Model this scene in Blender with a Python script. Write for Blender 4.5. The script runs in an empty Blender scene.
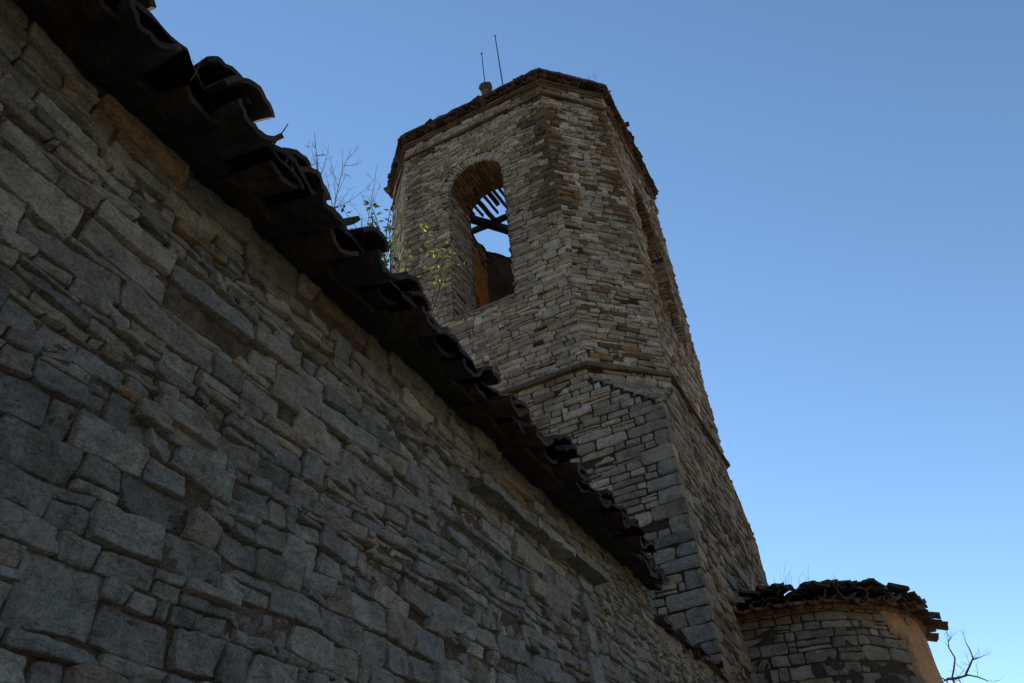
import bpy, math, random
import numpy as np
from mathutils import Matrix, Vector
R = math.radians
sc = bpy.context.scene
C = sc.collection
EYE = 1.6                      # eye height; all "z" below named zr are relative to the eye

# ------------------------------------------------------------------ camera, sky, sun, exposure
cd = bpy.data.cameras.new('camera'); cam = bpy.data.objects.new('camera', cd); C.objects.link(cam)
cd.lens = 28.418; cd.sensor_width = 36; cd.clip_start = 0.05; cd.clip_end = 5000
f = Vector((-0.31612, 0.71439, 0.62427)); rt = Vector((0.88586, 0.4578, -0.0753)); up = Vector((0.33958, -0.52921, 0.77757))
m = Matrix((rt, up, -f)).transposed().to_4x4(); m.translation = (0, 0, EYE); cam.matrix_world = m
sc.camera = cam

SUN_AZ = R(-48); SUN_EL = R(36)     # azimuth from +Y towards +X
w = bpy.data.worlds.new('World'); sc.world = w; w.use_nodes = True
nt = w.node_tree; bg = nt.nodes['Background']
sky = nt.nodes.new('ShaderNodeTexSky'); sky.sky_type = 'NISHITA'; sky.sun_disc = False
sky.sun_elevation = SUN_EL; sky.sun_rotation = SUN_AZ
sky.altitude = 300; sky.air_density = 1.0; sky.dust_density = 0.0; sky.ozone_density = 3.2
hs = nt.nodes.new('ShaderNodeHueSaturation'); hs.inputs['Saturation'].default_value = .97; hs.inputs['Hue'].default_value = .492
gm = nt.nodes.new('ShaderNodeGamma'); gm.inputs[1].default_value = 1.12; nt.links.new(sky.outputs[0], gm.inputs[0]); nt.links.new(gm.outputs[0], hs.inputs['Color']); nt.links.new(hs.outputs[0], bg.inputs[0]); bg.inputs[1].default_value = 0.115
sd = bpy.data.lights.new('sun', 'SUN'); sd.energy = 4.5; sd.angle = R(0.53); sd.color = (1.0, 0.92, 0.80)
so = bpy.data.objects.new('sun', sd); C.objects.link(so); so.location = (-30, 0, 40)
sv = Vector((math.sin(SUN_AZ)*math.cos(SUN_EL), math.cos(SUN_AZ)*math.cos(SUN_EL), math.sin(SUN_EL)))
so.rotation_euler = sv.to_track_quat('Z', 'Y').to_euler()
sc.view_settings.view_transform = 'Standard'; sc.view_settings.look = 'None'
sc.view_settings.exposure = 0.50; sc.view_settings.gamma = 1.0; sc.view_settings.use_curve_mapping = False

# ------------------------------------------------------------------ noise
def _h(ix, iy, iz, seed):
    n = (ix*374761393 + iy*668265263 + iz*2147483647 + seed*144665) & 0xffffffff
    n = ((n ^ (n >> 13))*1274126177) & 0xffffffff
    n = ((n ^ (n >> 15))*2246822519) & 0xffffffff
    return ((n ^ (n >> 16)) & 0xffffff)/float(0xffffff)
def vnoise(x, y, z=0, seed=0):
    x = np.asarray(x, float); y = np.asarray(y, float)+0*x; z = np.asarray(z, float)+0*x
    ix, iy, iz = (np.floor(a).astype(np.int64) for a in (x, y, z))
    fx, fy, fz = x-ix, y-iy, z-iz
    fx, fy, fz = (a*a*(3-2*a) for a in (fx, fy, fz))
    r = 0
    for dx in (0, 1):
        for dy in (0, 1):
            for dz in (0, 1):
                wgt = (fx if dx else 1-fx)*(fy if dy else 1-fy)*(fz if dz else 1-fz)
                r = r + wgt*_h(ix+dx, iy+dy, iz+dz, seed)
    return r*2-1
def fbm(x, y, z=0, oct=4, seed=0):
    a, r, s = 1.0, 0, 1.0
    for i in range(oct):
        r = r + a*vnoise(np.asarray(x)*s+i*17.3, np.asarray(y)*s+i*5.1, np.asarray(z)*s, seed+i); a *= .5; s *= 2.03
    return r

TX = 1024
_g = np.arange(TX)/TX
def _tile_noise(per, seed):
    gx_, gy_ = np.meshgrid(_g*per, _g*per, indexing='ij'); ix, iy = np.floor(gx_).astype(int), np.floor(gy_).astype(int)
    fx, fy = gx_-ix, gy_-iy; fx = fx*fx*(3-2*fx); fy = fy*fy*(3-2*fy)
    tb_ = np.random.RandomState(seed).uniform(-1, 1, (per, per))
    a = tb_[ix % per, iy % per]; b = tb_[(ix+1) % per, iy % per]; c = tb_[ix % per, (iy+1) % per]; d = tb_[(ix+1) % per, (iy+1) % per]
    return (a*(1-fx)+b*fx)*(1-fy)+(c*(1-fx)+d*fx)*fy
# one texture period covers 8 m
T_LOW = sum(_tile_noise(p_, 50+i)*a_ for i, (p_, a_) in enumerate(((48, 1), (96, .6), (190, .35))))
T_HI = sum(_tile_noise(p_, 60+i)*a_ for i, (p_, a_) in enumerate(((160, 1), (320, .65), (500, .4))))
T_RDG = (1-np.abs(_tile_noise(70, 71)+.4*_tile_noise(150, 72)))**4
T_FAC = np.round((_tile_noise(60, 81)+.5*_tile_noise(120, 82))*2.2)/2.2
def tx(T, u, v):
    x = (u/8.0*TX) % TX; y = (v/8.0*TX) % TX; ix = x.astype(int) % TX; iy = y.astype(int) % TX; fx = x-np.floor(x); fy = y-np.floor(y)
    jx = (ix+1) % TX; jy = (iy+1) % TX
    return (T[ix, iy]*(1-fx)+T[jx, iy]*fx)*(1-fy)+(T[ix, jy]*(1-fx)+T[jx, jy]*fx)*fy
# ------------------------------------------------------------------ mesh collector
class MB:
    def __init__(s): s.v = []; s.q = []; s.c = []; s.m = []; s.n = 0
    def grid(s, P, col, mat=0, closed_u=False):
        # P: (n, m, 3); faces oriented so that du x dv is the outside
        n, m_ = P.shape[:2]
        idx = np.arange(n*m_).reshape(n, m_)+s.n
        if closed_u: idx = np.vstack([idx, idx[:1]])
        a = idx[:-1, :-1].ravel(); b = idx[1:, :-1].ravel(); c_ = idx[1:, 1:].ravel(); d = idx[:-1, 1:].ravel()
        q = np.stack([a, b, c_, d], 1)
        s.v.append(P.reshape(-1, 3)); s.q.append(q); s.m.append(np.full(len(q), mat))
        col = np.asarray(col, float)
        s.c.append(np.broadcast_to(col, (n*m_, 3)) if col.ndim == 1 else col.reshape(-1, 3)); s.n += n*m_
        return q
    def raw(s, v, q, col, mat=0):
        v = np.asarray(v, float); q = np.asarray(q)
        if q.shape[1] == 3: q = np.hstack([q, q[:, 2:3]])
        s.v.append(v); s.q.append(q+s.n); s.c.append(np.broadcast_to(np.asarray(col, float), (len(v), 3))); s.m.append(np.full(len(q), mat)); s.n += len(v)
    def box(s, c_, U, V, N, col, mat=0, rough=0, seed=0, nu=2, nv=2):
        # a closed slab: centre c_, half vectors U V N
        c_, U, V, N = (np.asarray(a, float) for a in (c_, U, V, N))
        for A, B, D, na, nb in ((U, V, N, nu, nv), (V, U, -N, nv, nu), (V, N, U, nv, 2), (N, V, -U, 2, nv), (N, U, V, 2, nu), (U, N, -V, nu, 2)):
            a = np.linspace(-1, 1, na)[:, None, None]; b = np.linspace(-1, 1, nb)[None, :, None]
            P = c_+a*A+b*B+D+0*a*b
            if rough:
                k = P*9.0
                P = P+rough*np.stack([fbm(k[..., 0], k[..., 1], k[..., 2], 3, seed+j) for j in range(3)], -1)
            s.grid(P, col, mat)
    def tube(s, pts, rad, col, mat=0, ns=5):
        pts = np.asarray(pts, float); n = len(pts); rad = np.broadcast_to(np.asarray(rad, float), (n,))
        T = np.gradient(pts, axis=0); T /= np.linalg.norm(T, axis=1)[:, None]+1e-9
        ref = np.array([.31, .17, .93]) if abs(T[0][2]) < .8 else np.array([.9, .3, .1])
        A = np.cross(T, ref); A /= np.linalg.norm(A, axis=1)[:, None]; B = np.cross(T, A)
        th = np.linspace(0, 2*np.pi, ns, endpoint=False)
        P = pts[None]+rad[None, :, None]*(np.cos(th)[:, None, None]*A[None]+np.sin(th)[:, None, None]*B[None])
        s.grid(P, col, mat, closed_u=True)
    def build(s, name, mats, parent=None, smooth=True):
        me = bpy.data.meshes.new(name)
        V = np.vstack(s.v); Q = np.vstack(s.q).astype(np.int32); Cc = np.vstack(s.c); Mi = np.concatenate(s.m)
        tri = Q[:, 2] == Q[:, 3]
        cnt = np.where(tri, 3, 4); start = np.concatenate([[0], np.cumsum(cnt)[:-1]])
        loops = np.concatenate([q[:k] for q, k in zip(Q, cnt)]) if tri.any() else Q.ravel()
        me.vertices.add(len(V)); me.vertices.foreach_set('co', V.ravel())
        me.loops.add(len(loops)); me.loops.foreach_set('vertex_index', loops)
        me.polygons.add(len(Q)); me.polygons.foreach_set('loop_start', start.astype(np.int32))
        me.polygons.foreach_set('loop_total', cnt.astype(np.int32))
        me.polygons.foreach_set('material_index', Mi.astype(np.int32))
        me.polygons.foreach_set('use_smooth', np.full(len(Q), smooth))
        at = me.color_attributes.new('tone', 'FLOAT_COLOR', 'POINT')
        at.data.foreach_set('color', np.hstack([Cc, np.ones((len(Cc), 1))]).ravel())
        me.update(calc_edges=True); me.validate()
        for m_ in (mats if isinstance(mats, (list, tuple)) else [mats]): me.materials.append(m_)
        o = bpy.data.objects.new(name, me); C.objects.link(o)
        if parent: o.parent = parent; o.matrix_parent_inverse = Matrix.Translation(-Vector(parent.location))
        return o
def thing(name, label, cat, loc=(0, 0, 0), group=None):
    o = bpy.data.objects.new(name, None); C.objects.link(o); o.location = loc; o.empty_display_size = .3
    o['label'] = label; o['category'] = cat
    if group: o['group'] = group
    return o
def tag(o, label, cat, group=None):
    o['label'] = label; o['category'] = cat
    if group: o['group'] = group
    return o

# ------------------------------------------------------------------ materials (tone = each stone's own colour)
def material(name, mott=(.55, 1.35), scale=7.0, bump=.5, fine=60.0, rough=.9, stain=None, dist=.01, lichen=0.0, spec=.25, transl=0, pits=.15, cracks=0):
    m_ = bpy.data.materials.new(name); m_.use_nodes = True; n = m_.node_tree.nodes; l = m_.node_tree.links
    b = n['Principled BSDF']; b.inputs['Roughness'].default_value = rough; b.inputs['Specular IOR Level'].default_value = spec
    tc = n.new('ShaderNodeTexCoord'); at = n.new('ShaderNodeAttribute'); at.attribute_name = 'tone'
    def noise(s_, d=6, r_=.6):
        x = n.new('ShaderNodeTexNoise'); x.inputs['Scale'].default_value = s_; x.inputs['Detail'].default_value = d; x.inputs['Roughness'].default_value = r_
        l.new(tc.outputs['Object'], x.inputs['Vector']); return x
    def rng(src, a, b_, lo, hi):
        x = n.new('ShaderNodeMapRange'); x.inputs[1].default_value = a; x.inputs[2].default_value = b_; x.inputs[3].default_value = lo; x.inputs[4].default_value = hi
        l.new(src, x.inputs[0]); return x.outputs[0]
    n1 = noise(scale, 8, .68); f1 = rng(n1.outputs[0], .3, .7, *mott)
    n2 = noise(fine, 5, .7); f2 = rng(n2.outputs[0], .32, .68, .62, 1.32)
    mu = n.new('ShaderNodeMath'); mu.operation = 'MULTIPLY'; l.new(f1, mu.inputs[0]); l.new(f2, mu.inputs[1])
    sc_ = n.new('ShaderNodeVectorMath'); sc_.operation = 'SCALE'; l.new(at.outputs['Color'], sc_.inputs[0]); l.new(mu.outputs[0], sc_.inputs['Scale'])
    colr = sc_.outputs[0]
    if stain:
        n3 = noise(stain[1], 5, .6); g = rng(n3.outputs[0], .52, .68, 0, stain[2])
        mx = n.new('ShaderNodeMix'); mx.data_type = 'RGBA'; l.new(g, mx.inputs[0]); l.new(colr, mx.inputs[6]); mx.inputs[7].default_value = (*stain[0], 1)
        colr = mx.outputs[2]
    if lichen:
        n4 = noise(23, 4, .6); g = rng(n4.outputs[0], .62, .68, 0, lichen)
        mx = n.new('ShaderNodeMix'); mx.data_type = 'RGBA'; l.new(g, mx.inputs[0]); l.new(colr, mx.inputs[6]); mx.inputs[7].default_value = (.30, .31, .27, 1)
        colr = mx.outputs[2]
    if cracks:
        mc = n.new('ShaderNodeMapping'); mc.inputs['Scale'].default_value = (1, 1, 2.4); l.new(tc.outputs['Object'], mc.inputs['Vector'])
        n5 = n.new('ShaderNodeTexNoise'); n5.inputs['Scale'].default_value = cracks; n5.inputs['Detail'].default_value = 6; n5.inputs['Roughness'].default_value = .62; n5.inputs['Distortion'].default_value = .6; l.new(mc.outputs[0], n5.inputs['Vector'])
        sb = n.new('ShaderNodeMath'); sb.operation = 'SUBTRACT'; sb.inputs[1].default_value = .5; l.new(n5.outputs[0], sb.inputs[0])
        ab = n.new('ShaderNodeMath'); ab.operation = 'ABSOLUTE'; l.new(sb.outputs[0], ab.inputs[0])
        ck = rng(ab.outputs[0], .0, .016, .42, 1.0)
        s2 = n.new('ShaderNodeVectorMath'); s2.operation = 'SCALE'; l.new(colr, s2.inputs[0]); l.new(ck, s2.inputs['Scale']); colr = s2.outputs[0]
    l.new(colr, b.inputs['Base Color'])
    if bump:
        v = n.new('ShaderNodeTexNoise'); v.inputs['Scale'].default_value = fine*.55; v.inputs['Detail'].default_value = 9; v.inputs['Roughness'].default_value = .72
        mp = n.new('ShaderNodeMapping'); mp.inputs['Scale'].default_value = (1, 1, 2.1); l.new(tc.outputs['Object'], mp.inputs['Vector']); l.new(mp.outputs[0], v.inputs['Vector'])
        bp = n.new('ShaderNodeBump'); bp.inputs['Strength'].default_value = bump; bp.inputs['Distance'].default_value = dist
        vo = n.new('ShaderNodeTexVoronoi'); vo.inputs['Scale'].default_value = fine*.8; l.new(mp.outputs[0], vo.inputs['Vector'])
        ad = n.new('ShaderNodeMath'); ad.operation = 'MULTIPLY_ADD'; ad.inputs[1].default_value = pits; l.new(vo.outputs['Distance'], ad.inputs[0]); l.new(v.outputs[0], ad.inputs[2])
        l.new(ad.outputs[0], bp.inputs['Height']); l.new(bp.outputs[0], b.inputs['Normal'])
    if transl:
        b.inputs['Transmission Weight'].default_value = 0
        tr = n.new('ShaderNodeBsdfTranslucent'); l.new(colr, tr.inputs[0]); ms = n.new('ShaderNodeMixShader'); ms.inputs[0].default_value = transl
        out = n['Material Output']; l.new(b.outputs[0], ms.inputs[1]); l.new(tr.outputs[0], ms.inputs[2]); l.new(ms.outputs[0], out.inputs[0])
    return m_
M_stone = material('weathered_limestone', (.62, 1.35), 13, 1.0, 95, .88, cracks=7, stain=((.06, .055, .046), 3.1, .5), dist=.012, lichen=.35)
M_tstone = material('tower_limestone', (.62, 1.3), 6, .8, 42, .9, cracks=4, stain=((.07, .06, .045), .9, .55), dist=.02, lichen=.3)
M_mortar = material('old_lime_mortar', (.4, 1.35), 14, 1.0, 110, .95, dist=.02, pits=.9)
M_tile = material('old_clay_tile', (.35, 1.25), 14, .6, 80, .92, stain=((.022, .02, .018), 5, .8), dist=.008)
M_wood = material('old_timber', (.6, 1.3), 16, .5, 60, .85)
M_plaster = material('ochre_plaster', (.6, 1.25), 3.2, .6, 30, .93, stain=((.06, .045, .03), 2.2, .75), dist=.02)
M_plant = material('plant', (.7, 1.3), 20, 0, 50, .6, transl=.4)
M_twig = material('dry_twig', (.7, 1.3), 20, 0, 50, .9)
M_metal = material('rusty_iron', (.6, 1.2), 20, .2, 60, .7)
M_ground = material('dry_grass_ground', (.5, 1.4), .6, .8, 9, 1, stain=((.13, .13, .06), .35, .6), dist=.05)

# ------------------------------------------------------------------ masonry
rs = np.random.RandomState(7)
def stone_grid(nx, ny, e):
    def ax(n, e_):
        return np.concatenate([[-1, -1+e_*.12], np.linspace(-1+e_, 1-e_, n), [1-e_*.12, 1]])
    return ax(nx, e[0]), ax(ny, e[1])
def stone(mb, Pf, ub, ut, v0f, v1f, col, h=.0, depth=.035, cell=.02, gap=.006, tilt=.01, rough=.008, edge=.014, rnd=.16, mat=0, seed=None, nmax=26, bul=.35):
    """one stone: ub/ut = (u0,u1) at its bottom and top; v0f/v1f give the bed joints as functions of u"""
    wid = max(ub[1]-ub[0], ut[1]-ut[0]); vm = (v0f(np.array([sum(ub)/2]))+0)[0]; vt = (v1f(np.array([sum(ut)/2]))+0)[0]; hei = vt-vm
    if wid < 2.5*gap or hei < 2.5*gap: return
    nx = int(min(nmax, max(2, round(wid/cell)))); ny = int(min(nmax, max(2, round(hei/cell))))
    ex = min(.5, 2*edge/wid); ey = min(.6, 2*edge/hei)
    S, T = stone_grid(nx, ny, (ex, ey)); S, T = np.meshgrid(S, T, indexing='ij')
    r_ = rnd*min(1, hei/wid+.35)
    k = 1-r_*(np.abs(S)**3*np.abs(T)**3)
    s = S*k*(1-2*gap/wid*.5); t = T*k*(1-2*gap/hei*.5)
    a = (t+1)/2; b = (s+1)/2
    u = (ub[0]*(1-a)+ut[0]*a)*(1-b)+(ub[1]*(1-a)+ut[1]*a)*b
    v = v0f(u)*(1-a)+v1f(u)*a
    sd = rs.randint(1, 9999) if seed is None else seed
    d = np.minimum((1-np.abs(S))/ex, (1-np.abs(T))/ey); d = np.clip(d, 0, 1)
    ou, ov_ = (sd*.731) % 8, (sd*1.373) % 8
    wob = .060*min(hei, wid)+.0015
    u2 = u+wob*tx(T_LOW, u*1.3+ou, v*1.3+ov_); v2 = v+wob*.75*tx(T_LOW, u*1.3+ov_, v*1.3+ou)+.0012*tx(T_HI, u+ou, v+ov_)
    prof = np.where(d < .02, 0, np.where(d < .5, .62, 1.0))
    n_ = tx(T_LOW, u*.8+ou, v*1.6+ov_)*.9+tx(T_HI, u+ou, v*2+ov_)*.42+tx(T_FAC, u+ov_, v*1.7+ou)*.5
    chip = np.clip(tx(T_RDG, u*.9+ou, v*1.5+ov_)-.45, 0, 1)*1.6
    tx_, ty_ = rs.normal(0, tilt, 2)
    top = h+tx_*S+ty_*T+rough*n_+bul*rough*(1-S*S)*(1-T*T)-chip*rough*1.3
    H = -depth*(1-prof)*(d < .02)+top*(d >= .02)-(d >= .02)*(1-prof)*edge*.9
    P = Pf(u2, v2, H)
    mb.grid(P, col, mat)
def plane_map(O, U, N):
    O, U, N = (np.asarray(a, float) for a in (O, U, N)); Z = np.array([0, 0, 1.])
    return lambda u, v, h: O+u[..., None]*U+v[..., None]*Z+h[..., None]*N
def field(mb, Pf, courses, spans, wr, colf, wav=.006, wf=2.2, seed=1, p_split=.08, p_miss=.02, hvar=.008, jit=.012, p_tall=.07, zmaxtall=True, **kw):
    taken = {}
    for k in range(len(courses)-1):
        v0, v1 = courses[k], courses[k+1]
        def cf(kk, base):
            return lambda u: base+wav*tx(T_LOW, u*wf*.16+kk*1.37+seed*.77, np.zeros_like(u)+kk*.93+seed*.31)+wav*1.2*tx(T_LOW, u*wf*.05+seed*.77+base*.05, np.zeros_like(u)+base*.02)
        f0, f1 = cf(k, v0), cf(k+1, v1)
        hh = v1-v0
        segs = list(spans(v0, v1))
        for (t0, t1) in sorted(taken.get(k, [])):
            ns_ = []
            for (a_, b_) in segs:
                if t1 <= a_ or t0 >= b_: ns_.append((a_, b_))
                else:
                    if t0-a_ > .02: ns_.append((a_, t0))
                    if b_-t1 > .02: ns_.append((t1, b_))
            segs = ns_
        nxt = list(spans(v1, courses[k+2])) if k < len(courses)-2 else []
        for (ua, ub_) in segs:
            if ub_-ua < .015: continue
            cuts = [ua]
            while cuts[-1] < ub_:
                cuts.append(cuts[-1]+max(.6*wr[0], min(wr[1], hh*rs.lognormal(math.log(wr[2]), .5))))
            if len(cuts) > 2 and ub_-cuts[-2] < wr[0]*.7: cuts[-2:] = [ub_]
            cuts[-1] = ub_
            cb = [c_+(0 if i in (0, len(cuts)-1) else rs.uniform(-jit, jit)) for i, c_ in enumerate(cuts)]
            ct = [c_+(0 if i in (0, len(cuts)-1) else rs.uniform(-jit, jit)) for i, c_ in enumerate(cuts)]
            for i in range(len(cuts)-1):
                um = (cuts[i]+cuts[i+1])/2; vm = (v0+v1)/2
                if rs.rand() < p_miss: continue
                if rs.rand() < p_tall and nxt and 0 < i < len(cuts)-2 and any(a_ <= cuts[i] and cuts[i+1] <= b_ for a_, b_ in nxt) and (courses[k+2]-v0) < min(.19 if zmaxtall else 9, 1.5*(cuts[i+1]-cuts[i])+.03):
                    cb[i] = ct[i] = cuts[i]; cb[i+1] = ct[i+1] = cuts[i+1]; taken.setdefault(k+1, []).append((cuts[i], cuts[i+1]))
                    stone(mb, Pf, (cb[i], cb[i+1]), (ct[i], ct[i+1]), f0, cf(k+2, courses[k+2]), colf(um, vm), rs.normal(0, hvar), **kw); continue
                kw2 = dict(kw); h = rs.normal(0, hvar)
                if hh > .05 and rs.rand() < p_split:
                    a = rs.uniform(.3, .7); fm = (lambda a_: (lambda u: f0(u)*(1-a_)+f1(u)*a_))(a)
                    stone(mb, Pf, (cb[i], cb[i+1]), (cb[i], cb[i+1]), f0, fm, colf(um, vm), h, **kw2)
                    stone(mb, Pf, (cb[i], cb[i+1]), (ct[i], ct[i+1]), fm, f1, colf(um, vm), h+rs.normal(0, hvar), **kw2)
                else:
                    stone(mb, Pf, (cb[i], cb[i+1]), (ct[i], ct[i+1]), f0, f1, colf(um, vm), h, **kw2)
def mortar(mb, Pf, us, vs, col, base=-.018, amp=.014, fr=9, seed=3, mat=1, arch=None, patch=0.0):
    U_, V_ = np.meshgrid(us, vs, indexing='ij')
    H = base+amp*fbm(U_*fr, V_*fr, 0, 4, seed)+patch*np.clip(fbm(U_*1.7, V_*2.3, 0, 3, seed+9)-.15, 0, .6)
    if arch is None:
        mb.grid(Pf(U_, V_, H), col, mat); return
    uc, hw, sill, spring = arch
    def inside(u, v):
        return ((np.abs(u-uc) < hw-1e-4) & (v > sill+1e-4) & (v <= spring)) | ((v > spring) & ((u-uc)**2+(v-spring)**2 < (hw-1e-4)**2))
    um = (us[:-1]+us[1:])/2; vm = (vs[:-1]+vs[1:])/2
    Um, Vm = np.meshgrid(um, vm, indexing='ij'); drop = inside(Um, Vm)
    ins = inside(U_, V_) & (V_ > spring)
    r_ = np.hypot(U_-uc, V_-spring)+1e-9; k = np.where(ins, hw/r_, 1)
    near = ins & (r_ > hw*.6)
    U2 = np.where(near, uc+(U_-uc)*k, U_); V2 = np.where(near, spring+(V_-spring)*k, V_)
    P = Pf(U2, V2, H); n, m_ = U_.shape
    idx = np.arange(n*m_).reshape(n, m_)
    q = np.stack([idx[:-1, :-1], idx[1:, :-1], idx[1:, 1:], idx[:-1, 1:]], -1)[~drop]
    mb.raw(P.reshape(-1, 3), q.reshape(-1, 4), col, mat)
def lines(a, b, step, *must):
    x = list(np.arange(a, b, step))+[b]
    for m_ in must:
        if a < m_ < b:
            i = int(np.argmin([abs(t-m_) for t in x]))
            if 0 < i < len(x)-1: x[i] = m_
            else: x.append(m_)
    return np.array(sorted(set(x)))
def mk_courses(a, b, hf):
    r_ = [a]
    while r_[-1] < b: r_.append(r_[-1]+hf(r_[-1]))
    r_[-1] = b
    if r_[-1]-r_[-2] < .03: r_.pop(-2)
    return r_
def pick(pal, var=.12):
    c_ = np.array(pal[rs.choice(len(pal))]); return c_*(1+rs.normal(0, var))

# ------------------------------------------------------------------ ground
g = MB(); xs = np.concatenate([-np.geomspace(2500, 8, 24), np.linspace(-6, 6, 16), np.geomspace(8, 2500, 24)])
gx, gy = np.meshgrid(xs, xs, indexing='ij')
gz = .04*fbm(gx*.4, gy*.4, 0, 3, 5)+np.clip(np.hypot(gx, gy)-60, 0, 1e9)*-.02
g.grid(np.stack([gx, gy, gz-.03], -1), (.34, .27, .175)); go = g.build('ground', M_ground); go['kind'] = 'structure'

hb = MB(); ha = np.linspace(R(48), R(285), 60)[:, None]; hr = np.array([38, 50, 62, 78, 95, 130.])[None, :]  # unseen slope added behind the camera: blocks low sky, bounces warm light
hz = np.array([-1, 9, 19, 27, 33, 36.])[None, :]*(1+.18*fbm(ha*3+0*hr, hr*.02, 0, 4, 6))*np.clip(np.minimum((ha-R(48))/.35, (R(285)-ha)/.35), 0, 1)
hb.grid(np.stack([np.sin(ha)*hr, np.cos(ha)*hr, hz-.5], -1)[::-1], (.24, .19, .11)); ho = hb.build('unseen_bounce_hills', M_ground); ho['kind'] = 'structure'
# ------------------------------------------------------------------ church nave, wall on the left of the camera
XR = -1.8854; Y0 = 8.9243; WD = 5.0; CH = .9408; ZT = 13.855; ZB = 6.85; ZQ = 5.868    # plan and heights (relative to the eye) of tower
NAVE_Z = 2.60+EYE
nave = thing('church_nave', 'long grey rubble stone wall with crumbling tiled eave filling the left side', 'church', (XR, 3, 0))
WP = plane_map((XR, 0, 0), (0, 1, 0), (1, 0, 0))
BLUE = [(.215, .215, .19), (.19, .192, .171), (.24, .236, .205), (.175, .176, .155), (.26, .252, .218)]
WARM = [(.245, .222, .18), (.27, .243, .195), (.215, .195, .158), (.225, .192, .148), (.29, .262, .21)]
OCHRE = [(.27, .185, .11), (.24, .16, .09), (.22, .17, .115), (.19, .14, .095)]
def navecol(u, v):
    z = v-EYE; t = z+.22*fbm(np.array(u*.8), np.array(v*.9), 0, 3, 88)
    r_ = rs.rand()
    if t > 2.3 and r_ < .13: return pick(OCHRE)
    if v < 2.0+EYE and r_ > .985: return pick(OCHRE)
    if t > 1.75: return pick(WARM if r_ < .75 else BLUE)
    if t > 1.35: return pick(WARM if r_ < .35 else BLUE)
    return pick(BLUE if r_ < .9 else WARM)
nw = MB()
def chn(z):
    zr = z-EYE
    if zr < .2: return rs.uniform(.13, .24)
    if zr < 1.5: return rs.choice([rs.uniform(.07, .125), rs.uniform(.035, .06)], p=[.72, .28])
    if zr < 2.0: return rs.choice([rs.uniform(.06, .10), rs.uniform(.03, .05)], p=[.6, .4])
    return rs.choice([rs.uniform(.06, .085), rs.uniform(.03, .05)], p=[.5, .5])
HOLES = [(2.02, 1.86+EYE, .05, .035), (1.66, 1.275+EYE, .06, .03), (4.0, 1.55+EYE, .05, .04)]
def nspans(a, b):
    def f_(v0, v1):
        hs = sorted((u-wu, u+wu) for u, z, wu, wz in HOLES if v0 < z < v1 and a < u < b)
        out = []; s = a
        for x0, x1 in hs: out.append((s, x0)); s = x1
        return out+[(s, b)]
    return f_
LEDGE_Z = 2.17+EYE
# panels of wall with their own coursing, staggered like work of different periods
NAVE_E = 6.7; LOWZ = 2.34+EYE
bounds = [(-2.6, .35, .05), (.35, 5.17, .010), (5.17, NAVE_E, .018), (NAVE_E, 8.92, .022)]
for bi, (ya, yb, cell) in enumerate(bounds):
    for z0, z1, wr, js in ((-.15, .2+EYE, (.14, .5, 1.8), .02), (.2+EYE, 1.5+EYE, (.05, .26, 1.5), .016), (1.5+EYE, NAVE_Z+.02, (.07, .42, 3.2), .014)):
        far = bi >= 2
        if bi == 3 and z1 > LOWZ: z1 = LOWZ
        cs = mk_courses(z0, z1, (lambda z: chn(z)*(.72 if far else 1)))
        field(nw, WP, cs, nspans(ya, yb), wr, navecol, wav=.022 if not far else .012, wf=1.6, seed=20+bi*5+int(z0*3), p_split=.2, p_miss=.014, hvar=.009, p_tall=.09, nmax=44,
              jit=js, cell=cell if z0 > 0 else .05, gap=.007, tilt=.006, rough=.0075, edge=.006, rnd=.06, depth=.05, bul=.15)
mortar(nw, WP, np.arange(.3, NAVE_E, .018), np.arange(EYE+.15, NAVE_Z+.05, .018), (.175, .135, .095), base=-.024, amp=.010, fr=24, seed=4, patch=.012)
mortar(nw, WP, np.arange(-2.6, .36, .1), np.arange(-.2, NAVE_Z+.1, .1), (.175, .135, .095), base=-.02, amp=.012, fr=11, seed=4)
mortar(nw, WP, np.arange(.25, 8.95, .1), np.arange(-.2, EYE+.3, .1), (.175, .135, .095), base=-.024, amp=.012, fr=11, seed=4)
mortar(nw, WP, np.arange(NAVE_E-.02, 8.93, .018), np.arange(EYE+.15, LOWZ, .018), (.175, .135, .095), base=-.024, amp=.010, fr=24, seed=4, patch=.012)
# wall body: back, ends
def slab(mb, x0, x1, y0, y1, z0, z1, col, mat=0):
    mb.box(((x0+x1)/2, (y0+y1)/2, (z0+z1)/2), ((x1-x0)/2, 0, 0), (0, (y1-y0)/2, 0), (0, 0, (z1-z0)/2), col, mat)
slab(nw, XR-.7, XR-.06, -2.6, NAVE_E, -.2, NAVE_Z, (.15, .13, .1), 1)
slab(nw, XR-.69, XR-.062, NAVE_E, 8.9, -.2, LOWZ, (.15, .13, .1), 1)
slab(nw, XR-5.0, XR-4.4, -2.6, NAVE_E, -.2, NAVE_Z, (.15, .13, .1), 1)
slab(nw, XR-4.4, XR-.7, NAVE_E-.5, NAVE_E-.02, -.2, NAVE_Z, (.15, .13, .1), 1)
slab(nw, XR-4.4, XR-.7, -2.6, -2.0, -.2, NAVE_Z+1.2, (.15, .13, .1), 1)
nw.build('wall', [M_stone, M_mortar], nave)
# projecting ledge of stone slabs under the eave
for i, (ya, yb, dz, pr) in enumerate(((3.50, 4.16, .0, .095), (4.15, 4.72, .012, .11), (4.71, 5.30, .03, .115))):
    b = MB(); zc = LEDGE_Z+.02+dz
    b.box((XR+pr/2-.02, (ya+yb)/2, zc), (pr/2+.02, 0, 0), (0, (yb-ya)/2-.006, 0), (0, 0, .026), pick(WARM)*.9, 0, .012, 40+i, 6, 26)
    b.build('ledge_slab', M_stone, nave)
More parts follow.
